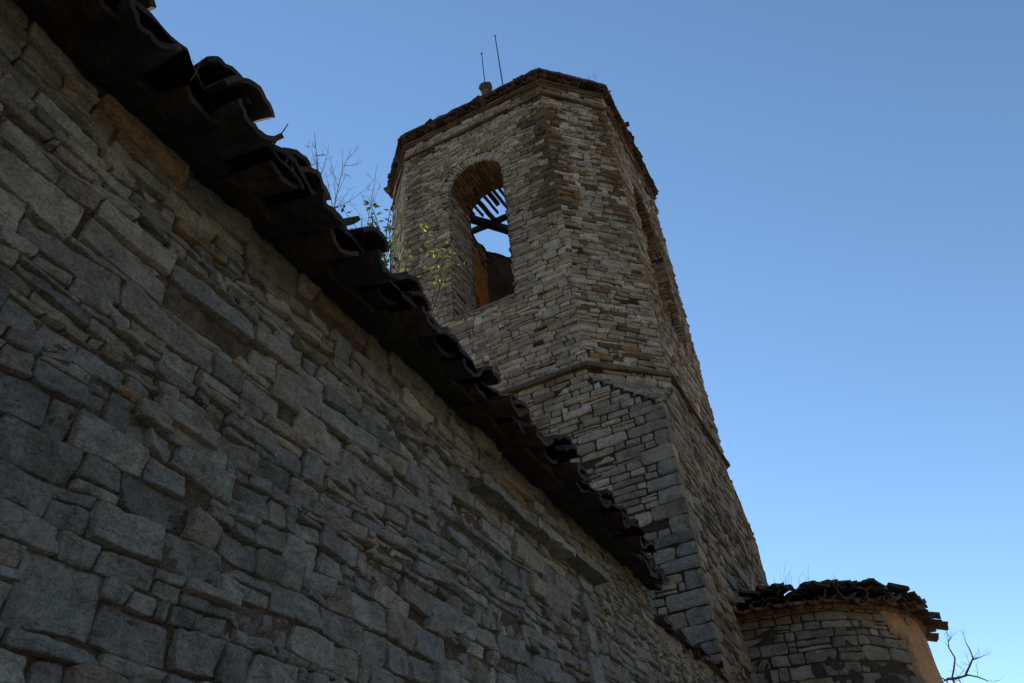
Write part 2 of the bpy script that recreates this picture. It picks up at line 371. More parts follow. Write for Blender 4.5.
# jamb blocks beneath the ledge end: a flush upright edge of an old blocked doorway
b = MB(); zz = .6+EYE
while zz < LEDGE_Z-.06:
    hh = rs.uniform(.14, .22)
    stone(b, WP, (4.98-rs.uniform(0, .08), 5.13), (4.98-rs.uniform(0, .08), 5.13), lambda u, z_=zz: u*0+z_, lambda u, z_=min(zz+hh, LEDGE_Z-.02): u*0+z_, pick(BLUE), .035, cell=.018, depth=.07, gap=.008, rough=.007)
    zz += hh
b.build('door_jamb', M_stone, nave)

# eave: slabs, tiles, roof
SL = R(17)
def roofpt(o, y, lift=0):      # o = distance outwards from wall face, measured down the slope
    return np.array([XR+o*math.cos(SL)+lift*math.sin(SL), y, NAVE_Z+.035-o*math.sin(SL)+lift*math.cos(SL)])
D = np.array([math.cos(SL), 0, -math.sin(SL)]); NN = np.array([math.sin(SL), 0, math.cos(SL)]); Y = np.array([0, 1., 0])
y = -2.6; i = 0
while y < NAVE_E-.01:
    ln = rs.uniform(.55, 1.0); y1 = min(y+ln, NAVE_E); o1 = rs.uniform(.11, .20)
    b = MB(); dz = rs.uniform(-.012, .012)
    b.box(roofpt((o1-.35)/2, (y+y1)/2, dz), D*(o1+.35)/2, Y*((y1-y)/2-.006), NN*.021, (.050+rs.uniform(-.01, .01), .040, .031), 0, .018, 70+i, 12, 26)
    b.build('eave_slab', M_wood, nave); y = y1; i += 1
def tile(mb, base, dir_, side, nrm, L, r0, r1, arc, up_, col, seed, th=.013, nl=6, na=9):
    """a curved clay tile: base = axis start, dir_ = down-slope, side = width axis; up_ = +1 cover, -1 pan"""
    base, dir_, side, nrm = (np.asarray(a, float) for a in (base, dir_, side, nrm))
    l = np.linspace(0, 1, nl)[:, None]; a = np.linspace(-arc/2, arc/2, na)[None, :]
    rr = r0*(1-l)+r1*l
    jag = (.014*vnoise(a*3.1+seed, l*0+seed*.7)+.008*vnoise(a*11+seed, l*0+seed*.3))*(l > .99)
    def surf(r_):
        x = r_*np.sin(a); zz = up_*(r_*np.cos(a)-rr*math.cos(arc/2))
        P = base+(l*L+jag)[..., None]*dir_+x[..., None]*side+zz[..., None]*nrm
        k = P*13; return P+.004*np.stack([fbm(k[..., 0], k[..., 1], k[..., 2]+j*9, 3, seed+j) for j in range(3)], -1)
    O = surf(rr+th); I = surf(rr)
    if up_ < 0: O, I = I, O
    mb.grid(O[:, ::-1], col); mb.grid(I, col)
    for e_ in (-1, 0):     # ends
        P = np.stack([O[e_], I[e_]], 0); mb.grid(P if e_ == -1 else P[::-1], col)
    for e_ in (0, -1):
        P = np.stack([O[:, e_], I[:, e_]], 1); mb.grid(P if e_ == -1 else P[:, ::-1], col)
TC = [(.085, .052, .038), (.07, .05, .04), (.06, .052, .044), (.095, .058, .04), (.05, .044, .038)]
def tl(): return pick(TC, .2)
PITCH = .215
k = 0; y00 = .88-PITCH*6
while y00+k*PITCH < NAVE_E-.05:
    yy = y00+k*PITCH+(rs.uniform(-.03, .03) if k > 11 else rs.uniform(-.008, .008))
    long_ = (k % 2 == 0)
    fade = 1 if yy < 5.9 else .62
    ov = ((.405 if long_ else .30)+rs.uniform(-.02, .02)-(.06 if yy > 2.2 else 0)*rs.uniform(.2, 1.4))*fade; L = .46
    sk = rs.normal(0, .07); dr = D+Y*sk; dr = dr/np.linalg.norm(dr); tw = rs.normal(0, .10)+(.05 if long_ else 0)
    sd_ = Y*math.cos(tw)+NN*math.sin(tw); nr_ = NN*math.cos(tw)-Y*math.sin(tw)
    lift = .035+rs.uniform(0, .02)
    b = MB(); tile(b, roofpt(ov-L, yy, lift), dr, sd_, nr_, L, .09, .11 if long_ else .125, 2.2 if long_ else rs.uniform(1.3, 1.9), -1, tl(), 100+k, th=.020, na=13, nl=9)
    b.build('eave_tile', M_tile, nave)
    if k % 2 == 0 or rs.rand() < .45:
        ov2 = ov-rs.uniform(.05, .12)
        for q_ in range(1 if rs.rand() < .5 else 2):
            sk = rs.normal(0, .10); dr = D+Y*sk; dr = dr/np.linalg.norm(dr); tw = rs.normal(0, .16)
            sd_ = Y*math.cos(tw)+NN*math.sin(tw); nr_ = NN*math.cos(tw)-Y*math.sin(tw)
            b = MB(); tile(b, roofpt(ov2-L-.045*q_, yy-PITCH*.55+rs.normal(0, .015), lift+.05+.03*q_), dr, sd_, nr_, L, .08, rs.uniform(.10, .125), rs.uniform(1.6, 2.4), 1, tl(), 300+k, th=.021, na=13, nl=9)
            b.build('eave_tile', M_tile, nave)
    k += 1
# crumbling bedding of earth and mortar under the tiles
b = MB(); yb = np.arange(.1, NAVE_E, .03)[:, None]; tb_ = np.linspace(0, 1, 14)[None, :]
fo = np.where(yb < 5.9, 1, .6); ob = (.335*tb_-.02)*fo*(1+.25*fbm(yb*4, yb*0, 0, 3, 2)); hb_ = .035+.105*np.sin(np.pi*np.clip(tb_, 0, 1))**.6*(.75+.5*fbm(yb*6, tb_*3, 0, 4, 3))
P = np.array([XR, 0, NAVE_Z+.035])+ob[..., None]*D+yb[..., None]*Y+hb_[..., None]*NN
b.grid(P[:, ::-1], (.05, .04, .032))
b.build('bedding', M_mortar, nave)
rb = MB()
for yy in np.arange(-2.5, NAVE_E-.05, PITCH):
    for j in range(14):
        if 3+j > 12 and False: break
        o = -.1-j*.21
        tile(rb, roofpt(o-.35, yy+rs.normal(0, .012), .035+rs.uniform(0, .02)), D, Y, NN, .42, .085, .1, 2.3, -1, tl(), int(rs.randint(999)), nl=2, na=5)
        tile(rb, roofpt(o-.35, yy+PITCH/2+rs.normal(0, .012), .09+rs.uniform(0, .03)), D, Y, NN, .42, .08, .1, 2.6, 1, tl(), int(rs.randint(999)), nl=2, na=5)
rb.box(roofpt(-1.45, 2.04, -.0), D*1.35, Y*4.64, NN*.018, (.1, .08, .06))
# far slope beyond the ridge
rx = roofpt(-2.8, 3.15, 0)
rb.box((rx[0]-1.35, 2.04, rx[2]-.42), (1.4, 0, .42), Y*4.64, (0, 0, .05), (.12, .07, .045))
rb.build('roof', M_tile, nave)

# low link between nave and tower: rough coping slabs and a lean-to of tiles
b = MB(); yy = NAVE_E-.05; j = 0
while yy < 8.85:
    ln = rs.uniform(.14, .34); pr = rs.uniform(.03, .12)
    b.box((XR+pr/2-.12, yy+ln/2, LOWZ+.02+rs.uniform(-.015, .02)), (pr/2+.12, 0, -.02), (0, ln/2-.004, 0), (0, 0, rs.uniform(.014, .026)), pick([(.10, .08, .06), (.15, .13, .1), (.07, .055, .045)]), 0, .014, 140+j, 6, 5)
    if rs.rand() < .6:
        tile(b, (XR-.30, yy+ln/2, LOWZ+.10), D, Y, NN, .34+rs.uniform(0, .10), .08, .095, 2.2, 1 if rs.rand() < .6 else -1, tl(), 170+j, th=.016)
    yy += ln; j += 1
P0 = np.stack(np.meshgrid(np.linspace(-.15, -2.6, 14), np.arange(NAVE_E-.05, 8.95, .08), indexing='ij'), -1)
Pz = np.stack([XR+P0[..., 0], P0[..., 1], LOWZ+.06-P0[..., 0]*.22+.02*fbm(P0[..., 0]*9, P0[..., 1]*9, 0, 3, 4)], -1)
b.grid(Pz[::-1], (.08, .055, .04))
b.build('link_coping', M_tile, nave)

# ------------------------------------------------------------------ bell tower
tower = thing('bell_tower', 'tall octagonal stone bell tower on a square base with arched belfry openings', 'tower', (XR-2.5, Y0+2.5, 0))
CX, CY = XR-WD/2, Y0+WD/2
ARW = .56; ASP = 11.84; ASI = 8.72    # arch half width, springing, sill (relative to the eye)
TH = .82
AW = {0: .56, 2: .70, 4: .56, 6: .70}
def octo(half, ssum):
    """8 faces (centre, U, N, half length) for a plan |x|,|y|<=half, |x|+|y|<=ssum"""
    hl = ssum-half; out = []
    for kq in range(4):
        a = -math.pi/2+kq*math.pi/2; N = np.array([math.cos(a), math.sin(a), 0]); U = np.array([-N[1], N[0], 0])
        out.append((np.array([CX, CY, 0])+N*half, U, N, hl, True))
        a2 = a+math.pi/4; N2 = np.array([math.cos(a2), math.sin(a2), 0]); U2 = np.array([-N2[1], N2[0], 0])
        out.append((np.array([CX, CY, 0])+N2*(ssum/math.sqrt(2)), U2, N2, (half-hl)/math.sqrt(2), False))
    return out
OUT = octo(WD/2, WD-CH); INN = octo(WD/2-TH, WD-CH-TH*math.sqrt(2))
GREY = [(.35, .305, .235), (.31, .272, .21), (.38, .337, .26), (.27, .235, .18), (.42, .375, .295), (.30, .245, .175)]
BRN = [(.17, .105, .052), (.125, .08, .042), (.21, .13, .06), (.10, .078, .042)]
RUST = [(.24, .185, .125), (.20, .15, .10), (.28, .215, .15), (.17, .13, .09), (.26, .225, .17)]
def chh(z):
    zr = z-EYE
    if zr > 11: return rs.uniform(.05, .085)
    if zr > ZB: return rs.uniform(.055, .10)
    return rs.uniform(.08, .14)
UP = mk_courses(ZB+EYE+.09, ZT+EYE-.42, chh)
UPT = mk_courses(ZT+EYE-.36, ZT+EYE-.03, lambda z: .11)
LOW = mk_courses(-.2, ZB+EYE, lambda z: chh(z))
def fcol(face, zr, u, hl):
    near = hl-abs(u)
    tooth = .20+.18*((int(zr*2.6) % 2))
    if face == 1 and zr > 10.1 and near < tooth and rs.rand() < .85: return pick(BRN)
    if face == 0 and u > 0 and zr > 10.2 and near < tooth*1.5 and rs.rand() < .85: return pick(BRN if rs.rand() < .45 else [(.11, .098, .062), (.085, .076, .05)])
    if face == 0 and u < 0 and near < .45 and zr > 10 and rs.rand() < .4: return pick([(.16, .14, .10), (.18, .15, .105)])
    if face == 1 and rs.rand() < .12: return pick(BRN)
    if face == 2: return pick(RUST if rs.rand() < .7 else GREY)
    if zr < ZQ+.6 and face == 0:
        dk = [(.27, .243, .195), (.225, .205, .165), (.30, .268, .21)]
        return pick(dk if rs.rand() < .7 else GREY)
    return pick(GREY, .13)
tw = MB()
for fi, (Cc, U, N, hl, arched) in enumerate(OUT):
    Pf = plane_map(Cc, U, N); vis = fi in (0, 1, 2, 7); ARW = AW.get(fi, .56)
    cell = .05 if vis else .12
    def sp(v0, v1, hl=hl, arched=arched, ARW=ARW):
        a, b_ = -hl-.018, hl+.018
        if not arched: return [(a, b_)]
        s_, t_ = ASI+EYE, ASP+EYE; ring = .21
        if v1 <= s_+.02: return [(a, b_)]
        if v0 < t_: r_ = ARW+.02 if v1 <= t_+.1 else ARW+ring
        else:
            dd = (ARW+ring)**2-(v0-t_)**2
            if dd <= 0: return [(a, b_)]
            r_ = math.sqrt(dd)
        return [(a, -r_), (r_, b_)]
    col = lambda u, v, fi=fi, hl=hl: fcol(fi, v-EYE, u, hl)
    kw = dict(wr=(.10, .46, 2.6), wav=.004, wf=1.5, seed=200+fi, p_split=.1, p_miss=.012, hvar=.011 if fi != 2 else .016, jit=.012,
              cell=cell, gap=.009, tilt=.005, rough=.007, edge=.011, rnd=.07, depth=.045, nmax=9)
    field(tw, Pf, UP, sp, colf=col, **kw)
    field(tw, Pf, UPT, sp, colf=col, **kw)
    vs = lines(ZB+EYE-.1, ZT+EYE, .1, ASI+EYE, ASP+EYE)
    us = lines(-hl, hl, .1, -ARW, ARW) if arched else lines(-hl, hl, .12)
    mortar(tw, Pf, us, vs, (.075, .059, .042), base=-.03, amp=.008, fr=6, seed=9, arch=(0, ARW, ASI+EYE, ASP+EYE) if arched else None)
tw.build('belfry_wall', [M_tstone, M_mortar], tower)
# square base with broaches
bw = MB()
SQ = []
for kq in range(4):
    a = -math.pi/2+kq*math.pi/2; N = np.array([math.cos(a), math.sin(a), 0]); U = np.array([-N[1], N[0], 0]); SQ.append((np.array([CX, CY, 0])+N*WD/2, U, N))
BZ = ZB-.20      # where the chamfer begins to spread (relative to the eye)
def bspan(v0, v1):
    zr = v1-EYE
    if zr <= ZQ+.02: return [(-WD/2-.018, WD/2+.018)]
    t = min(1, (zr-ZQ)/(BZ-ZQ)); h_ = WD/2-CH*t
    return [(-h_, h_)]
for fi, (Cc, U, N) in enumerate(SQ):
    Pf = plane_map(Cc, U, N); vis = fi in (0, 1)
    def bcol(u, v, fi=fi):
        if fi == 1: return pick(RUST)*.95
        return fcol(0, v-EYE, u, 9)
    def bs(v0, v1, fi=fi):     # field between the quoins
        s_ = bspan(v0, v1)[0]
        return [s_]
    lowc = LOW if vis else mk_courses(-.2, ZB+EYE, lambda z: .22)
    # quoin blocks at the corners: drawn first, the courses start after them
    zq = -.2; quo = []
    kq = 0
    while zq < ZQ+EYE-.02:
        hq = rs.uniform(.13, .23); z1 = min(zq+hq, ZQ+EYE)
        ql = [.50, .26][(kq+fi) % 2]+rs.uniform(-.08, .08); qr = [.26, .50][(kq+fi) % 2]+rs.uniform(-.08, .08)
        quo.append((zq, z1, ql, qr)); zq = z1; kq += 1
    if fi == 0: QH = quo
    for (za, zb_, ql, qr) in QH:
        for (ua, ub_) in ((-WD/2-.018, -WD/2+ql), (WD/2-qr, WD/2+.018)):
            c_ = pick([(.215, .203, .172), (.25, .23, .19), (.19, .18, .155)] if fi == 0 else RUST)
            if vis or True:
                stone(bw, Pf, (ua, ub_), (ua, ub_), lambda u, z_=za: u*0+z_, lambda u, z_=zb_: u*0+z_, c_, .004, cell=.05 if vis else .2, gap=.009, tilt=.006, rough=.010, edge=.010, rnd=.09, depth=.04, nmax=14)
    for (za, zb_, ql, qr) in QH:
        nn = 1 if (zb_-za) < .19 else 2
        if not vis: nn = 1
        cs = list(np.linspace(za, zb_, nn+1))
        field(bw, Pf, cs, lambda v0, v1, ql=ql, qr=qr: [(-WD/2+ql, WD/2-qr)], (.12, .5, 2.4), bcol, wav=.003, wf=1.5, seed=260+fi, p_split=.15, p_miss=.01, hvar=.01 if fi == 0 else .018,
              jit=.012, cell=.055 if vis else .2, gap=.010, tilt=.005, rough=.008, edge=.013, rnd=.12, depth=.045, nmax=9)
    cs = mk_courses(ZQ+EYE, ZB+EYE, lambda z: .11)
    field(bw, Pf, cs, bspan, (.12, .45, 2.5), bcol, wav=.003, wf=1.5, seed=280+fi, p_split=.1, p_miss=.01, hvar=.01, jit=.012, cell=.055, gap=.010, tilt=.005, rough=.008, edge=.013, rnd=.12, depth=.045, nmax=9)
    U_, V_ = np.meshgrid(np.linspace(-1, 1, 40), np.linspace(-.2, ZB+EYE, 70), indexing='ij')
    hw_ = WD/2-CH*np.clip((V_-EYE-ZQ)/(BZ-ZQ), 0, 1)
    bw.grid(Pf(U_*hw_, V_, -.024+.006*fbm(U_*14, V_*6, 0, 3, 5)), (.075, .059, .042), 1)
# broaches (sloping stone triangles) and short chamfer below the string course
for fi, (Cc, U, N, hl, arched) in enumerate(OUT):
    if arched: continue
    A = Cc-U*hl; B = Cc+U*hl; Qp = Cc+N*((WD-(WD-CH)/math.sqrt(2)*math.sqrt(2))*0)  # placeholder replaced below
    Qp = np.array([CX, CY, 0])+N*(WD/2*math.sqrt(2))
    A = A+np.array([0, 0, BZ+EYE]); B = B+np.array([0, 0, BZ+EYE]); Qp = Qp+np.array([0, 0, ZQ+EYE])
    n_ = 14
    s = np.linspace(0, 1, n_)[:, None, None]; t = np.linspace(0, 1, 8)[None, :, None]
    P = (A*(1-s)+B*s)*t+Qp*(1-t)
    P = P+.012*np.stack([fbm(P[..., 0]*5, P[..., 1]*5, P[..., 2]*12, 3, 31+j) for j in range(3)], -1)
    bw.grid(P, (.09, .085, .07), 1)
    # stepped slabs lying on the broach
    for j in range(7):
        t0 = j/7.; c0 = A*(1-0)+0; w_ = (1-t0)
        zc = BZ+EYE-(BZ-ZQ)*(j+.5)/7.
        f_ = 1-(j+.5)/7.
        L_ = hl*(f_)
        mid = (Cc+N*((np.linalg.norm((Qp-np.array([CX, CY, 0]))[:2])-(WD-CH)/math.sqrt(2))*(1-f_)))
        mid = np.array([mid[0], mid[1], zc])
        L_ = max(L_, .05); a_ = -L_
        while a_ < L_-.01:
            b_ = min(a_+rs.uniform(.14, .34), L_)
            if L_-b_ < .07: b_ = L_
            bw.box(mid-N*(.075+rs.uniform(-.02, .02))+U*((a_+b_)/2), U*((b_-a_)/2-.004), N*.085, np.array([0, 0, .030]), pick(GREY)*.8, 0, .012, 90+j, 6, 4); a_ = b_
    Pf = plane_map(Cc, U, N)
    field(bw, Pf, [BZ+EYE-.01, BZ+EYE+.13, ZB+EYE], lambda v0, v1, hl=hl: [(-hl-.01, hl+.01)], (.12, .5, 3), lambda u, v: pick(GREY), wav=.004, seed=300+fi, hvar=.01, cell=.05, gap=.01, tilt=.004, rough=.008, edge=.012, depth=.045, nmax=9)
bw.build('square_base', [M_tstone, M_mortar], tower)
# string course and mouldings of thin bricks
def ring(mb, zc, hgt, proud, col, bl=.24, faces=OUT, pal=None, rough=.004, depth=.1, seed=0):
    for fi, (Cc, U, N, hl, arched) in enumerate(faces):
        ext = proud*math.tan(math.pi/8); a = -hl-ext
        while a < hl+ext-.01:
            b_ = min(a+bl*rs.uniform(.8, 1.2), hl+ext)
            if hl+ext-b_ < .08: b_ = hl+ext
            c_ = pick(pal) if pal else np.array(col)
            pr = proud+rs.normal(0, .006)
            mid = Cc+U*((a+b_)/2)+N*((pr-depth)/2); mid = np.array([mid[0], mid[1], zc])
            mb.box(mid, U*((b_-a)/2-.003), N*((pr+depth)/2), np.array([0, 0, hgt/2]), c_, 0, rough, seed+fi, 4, 3)
            a = b_
BRICK = [(.12, .075, .045), (.10, .06, .038), (.14, .10, .06), (.10, .08, .055)]
b = MB(); ring(b, ZB+EYE+.015, .05, .055, None, .26, pal=BRICK, seed=400); ring(b, ZB+EYE+.066, .045, .03, None, .3, pal=[(.14, .11, .07), (.18, .13, .07)], seed=420)
b.build('string_course', M_tstone, tower)
b = MB(); ring(b, ZT+EYE-.39, .05, .05, None, .26, pal=BRICK, seed=440)
b.build('brick_moulding', M_tstone, tower)
# cornice: two brick rings and a row of tiles bedded on it
b = MB(); ring(b, ZT+EYE-.01, .045, .03, None, .26, pal=BRICK, seed=460); ring(b, ZT+EYE+.035, .045, .055, None, .26, pal=BRICK, seed=480)
b.build('brick_cornice', M_tstone, tower)
b = MB()
for fi, (Cc, U, N, hl, arched) in enumerate(OUT):
    ext = .22*math.tan(math.pi/8); n_ = int(round(2*(hl+ext)/.165))
    sl = R(5); Dn = N*math.cos(sl)-np.array([0, 0, math.sin(sl)]); Nr = N*math.sin(sl)+np.array([0, 0, math.cos(sl)])
    for j in range(n_):
        u = -hl-ext+(j+.5)*2*(hl+ext)/n_
        if rs.rand() < .02 or abs(u) > hl+ext*.45: continue
        fan = u/(hl+ext)*.18*(1 if abs(u) > hl*.7 else .25)
        Dn2 = Dn+U*fan*.5; Dn2 /= np.linalg.norm(Dn2); tip = .14+rs.normal(0, .012)
        base = Cc+U*(u-fan*.12)+N*(-.2); base = np.array([base[0], base[1], ZT+EYE+.21+rs.normal(0, .010)])
        tile(b, base, Dn2, U, Nr, .2+tip, .075, .085, 2.7, 1, pick([(.10, .055, .04), (.08, .048, .036), (.11, .07, .05)], .25), 500+fi*40+j, th=.02, nl=3, na=7)
        base = base+U*.082+N*.035+np.array([0, 0, -.03])
        tile(b, base, Dn2, U, Nr, .16+tip+rs.normal(0, .02), .07, .08, 2.4, -1, pick([(.11, .068, .05), (.08, .053, .042), (.06, .046, .038), (.14, .09, .065)], .25), 900+fi*40+j, th=.018, nl=3, na=7)
    # bedding mortar and a top layer of broken tiles
    mid = Cc+N*(0); mid = np.array([mid[0], mid[1], ZT+EYE+.25])
    b.box(mid, U*(hl+.045), N*.15, np.array([0, 0, .035]), (.075, .06, .045), 0, .02, 60+fi, 24, 5)
    for j in range(int(n_*.2)):
        u = rs.uniform(-hl-ext, hl+ext); s_ = rs.uniform(.05, .1)
        p = Cc+U*u+N*rs.uniform(.06, .15); p = np.array([p[0], p[1], ZT+EYE+.265+rs.uniform(0, .02)])
        a_ = rs.uniform(-.4, .4); U3 = U*math.cos(a_)+N*math.sin(a_); N3 = N*math.cos(a_)-U*math.sin(a_)
        b.box(p, U3*s_, N3*rs.uniform(.05, .10), np.array([0, 0, rs.uniform(.006, .014)]), tl(), 0, .008, 77+j, 4, 4)
b.build('eave_tiles', M_tile, tower)
# inside of the belfry
iw = MB()
for fi, (Cc, U, N, hl, arched) in enumerate(INN):
    Pf = plane_map(Cc, -U, -N); ARW = AW.get(fi, .56)
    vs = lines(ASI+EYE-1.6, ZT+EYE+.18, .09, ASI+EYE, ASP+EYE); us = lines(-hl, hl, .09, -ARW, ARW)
    icol = (.62, .31, .08) if fi == 6 else (.17, .115, .075)  # west face: orange of bounced sunlight put into the plaster colour; others dull brown
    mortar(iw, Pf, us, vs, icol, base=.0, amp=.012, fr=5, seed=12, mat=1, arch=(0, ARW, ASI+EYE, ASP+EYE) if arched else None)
    topf = lambda v0, v1, hl=hl: [(-hl, hl)]
    field(iw, Pf, mk_courses(ZT+EYE-.45, ZT+EYE+.16, lambda z: rs.uniform(.07, .1)), topf, (.1, .4, 2.4), lambda u, v: pick([(.12, .10, .08), (.15, .12, .09), (.10, .08, .06)]), wav=.004, seed=330+fi, hvar=.012, cell=.07, gap=.012, rough=.009, edge=.014, depth=.04, nmax=6, mat=0)
# ragged wall head
for fi, (Cc, U, N, hl, arched) in enumerate(INN):
    Wt = lines(-hl-.3, hl+.3, .06); T_ = np.linspace(-.05, TH-.15, 8)
    U_, T2 = np.meshgrid(Wt, T_, indexing='ij')
    Pz = ZT+EYE+.17+.07*fbm(U_*3+fi*7, T2*4, 0, 4, 14)
    P = Cc+U_[..., None]*U+T2[..., None]*N; P[..., 2] = Pz
    iw.grid(P, (.10, .085, .065), 1)
# floor of the belfry
iw.box((CX, CY, ASI+EYE-1.6), (1.75, 0, 0), (0, 1.75, 0), (0, 0, .08), (.24, .17, .09), 1)
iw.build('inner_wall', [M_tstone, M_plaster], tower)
# arches: voussoirs, jambs, soffits, sills
for fi, (Cc, U, N, hl, arched) in enumerate(OUT):
    if not arched: continue
    ARW = AW[fi]; vis = fi in (0, 2); Z = np.array([0, 0, 1.]); Sp = Cc+Z*(ASP+EYE)
    b = MB(); cc = .05 if vis else .15
    def Pr(u, v, h, Sp=Sp, U=U, N=N): return Sp+u[..., None]*(np.cos(v)[..., None]*U+np.sin(v)[..., None]*Z)+h[..., None]*N
    nv = 30; ph = np.linspace(0, math.pi, nv+1)+np.concatenate([[0], rs.normal(0, .012, nv-1), [0]])
    for j in range(nv):
        ro = ARW+.21+rs.uniform(-.03, .05)
        # arc-length units for v so that edges stay even
        rm = ARW+.12
        Pq = lambda u, v, h, Pr=Pr, rm=rm: Pr(u, v/rm, h)
        stone(b, Pq, (ARW-.01, ro), (ARW-.01, ro), lambda u, a_=ph[j]*rm: u*0+a_, lambda u, a_=ph[j+1]*rm: u*0+a_, pick(GREY), .0+rs.normal(0, .008), cell=.05, gap=.008, tilt=.004, rough=.006, edge=.01, rnd=.1, depth=.04, nmax=8)
    b.build('arch_ring', M_tstone, tower)
    b = MB()
    jcol = (lambda u, v: pick(GREY)*.9) if fi == 0 else (lambda u, v: pick([(.40, .25, .12), (.34, .2, .09), (.30, .2, .12)]))
    for sgn in (-1, 1):
        Nj = -U*sgn; Uj = np.cross(Z, Nj)
        O = Cc+U*(sgn*ARW)-N*(TH if sgn > 0 else 0)   # u runs 0..TH
        Pj = plane_map(O, Uj, Nj)
        field(b, Pj, [c_ for c_ in UP if ASI+EYE-.05 < c_ < ASP+EYE+.05], lambda v0, v1: [(-.0, TH)], (.12, .45, 2.6), jcol, wav=.004, seed=350, hvar=.008, cell=cc, gap=.01, tilt=.004, rough=.008, edge=.012, depth=.03, nmax=8)
        mortar(b, Pj, np.linspace(0, TH, 10), np.linspace(ASI+EYE-.02, ASP+EYE+.02, 40), (.10, .08, .055), base=-.02, amp=.004, seed=4)
    def Ps(u, v, h, Sp=Sp, U=U, N=N, ARW=ARW): return Sp+(ARW-h)[..., None]*(np.cos(v/ARW)[..., None]*U+np.sin(v/ARW)[..., None]*Z)+(u-TH)[..., None]*N
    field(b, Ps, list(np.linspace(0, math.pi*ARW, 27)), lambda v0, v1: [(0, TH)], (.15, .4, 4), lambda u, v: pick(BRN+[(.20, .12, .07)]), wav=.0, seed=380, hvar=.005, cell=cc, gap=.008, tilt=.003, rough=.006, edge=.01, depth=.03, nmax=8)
    U_, V_ = np.meshgrid(np.linspace(0, TH, 6), np.linspace(0, math.pi*ARW, 24), indexing='ij')
    b.grid(Ps(U_, V_, U_*0-.022), (.08, .06, .045), 1)
    b.build('arch_reveal', [M_tstone, M_mortar], tower)
    b = MB(); mid = Cc-N*(TH/2-.005); b.box((mid[0], mid[1], ASI+EYE-.02), U*(ARW+.0), N*(TH/2+.012), (0, 0, .03), (.17, .16, .14), 0, .008, 33+fi, 12, 8)
    b.build('sill', M_tstone, tower)

# roof timbers, the covering is gone on the far side
RZ = ZT+EYE+.22
def beam(name, p0, p1, w_, h_, col=(.05, .04, .032), sd_=0):
    b = MB(); p0 = np.array(p0, float); p1 = np.array(p1, float); d = p1-p0; L = np.linalg.norm(d); d /= L
    s_ = np.cross(d, (0, 0, 1)); s_ /= np.linalg.norm(s_); n_ = np.cross(s_, d)
    b.box((p0+p1)/2, d*L/2, s_*w_/2, n_*h_/2, col, 0, .010, sd_, 14, 3); return b.build(name, M_wood, tower)
BZ0 = 14.22+EYE
beam('tie_beam', (-6.55, 10.75, BZ0), (-4.15, 14.0, BZ0), .15, .17, sd_=1)
beam('tie_beam', (-6.6, 12.02, BZ0+.02), (-2.2, 12.10, BZ0+.02), .11, .12, sd_=2)
beam('tie_beam', (-6.4, 10.3, BZ0), (-2.3, 10.35, BZ0), .15, .17, sd_=3)
for j, (xo, ye, wd_) in enumerate(((-6.05, 11.6, .05), (-5.84, 11.72, .05), (-5.68, 11.85, .045), (-5.50, 12.30, .10), (-5.33, 11.95, .04), (-5.20, 11.72, .10), (-5.06, 11.95, .06), (-4.93, 11.75, .05), (-4.78, 12.35, .06), (-4.60, 12.0, .06), (-4.4, 12.4, .06), (-4.15, 12.1, .07), (-3.9, 12.5, .07), (-3.6, 12.3, .07), (-3.3, 12.6, .07))):
    ys = 9.15 if xo > -5.6 else 9.15+(-5.6-xo)*1.0
    beam('rafter', (xo-.10*(ye-ys)/3, ys, BZ0+.02), (xo, ye, BZ0+.17), wd_, .075, sd_=10+j)
b = MB(); n_ = 56; gx_ = np.linspace(CX-2.42, CX+2.42, n_); gy_ = np.linspace(CY-2.42, CY+2.42, n_)
X_, Y_ = np.meshgrid(gx_, gy_, indexing='ij'); ax_, ay_ = np.abs(X_-CX), np.abs(Y_-CY)
rr_ = np.maximum(np.maximum(ax_, ay_)/2.42, (ax_+ay_)/(WD-CH-.1))
Z_ = RZ+.10+.34*(1-rr_)+.02*fbm(X_*4, Y_*4, 0, 3, 5)
keep = (rr_[:-1, :-1] < 1.0) & ((Y_[:-1, :-1] < 11.14+.10*fbm(X_[:-1, :-1]*6, Y_[:-1, :-1]*6, 0, 2, 8)) | (X_[:-1, :-1] > -4.0+.15*fbm(Y_[:-1, :-1]*3, 0*Y_[:-1, :-1], 0, 2, 8)))
idx = np.arange(n_*n_).reshape(n_, n_); qq = np.stack([idx[:-1, :-1], idx[1:, :-1], idx[1:, 1:], idx[:-1, 1:]], -1)[keep]
P = np.stack([X_, Y_, Z_], -1).reshape(-1, 3); b.raw(P, qq, (.08, .05, .036)); b.raw(P-np.array([0, 0, .05]), qq[:, ::-1], (.06, .045, .035))
b.build('roof', M_tile, tower)
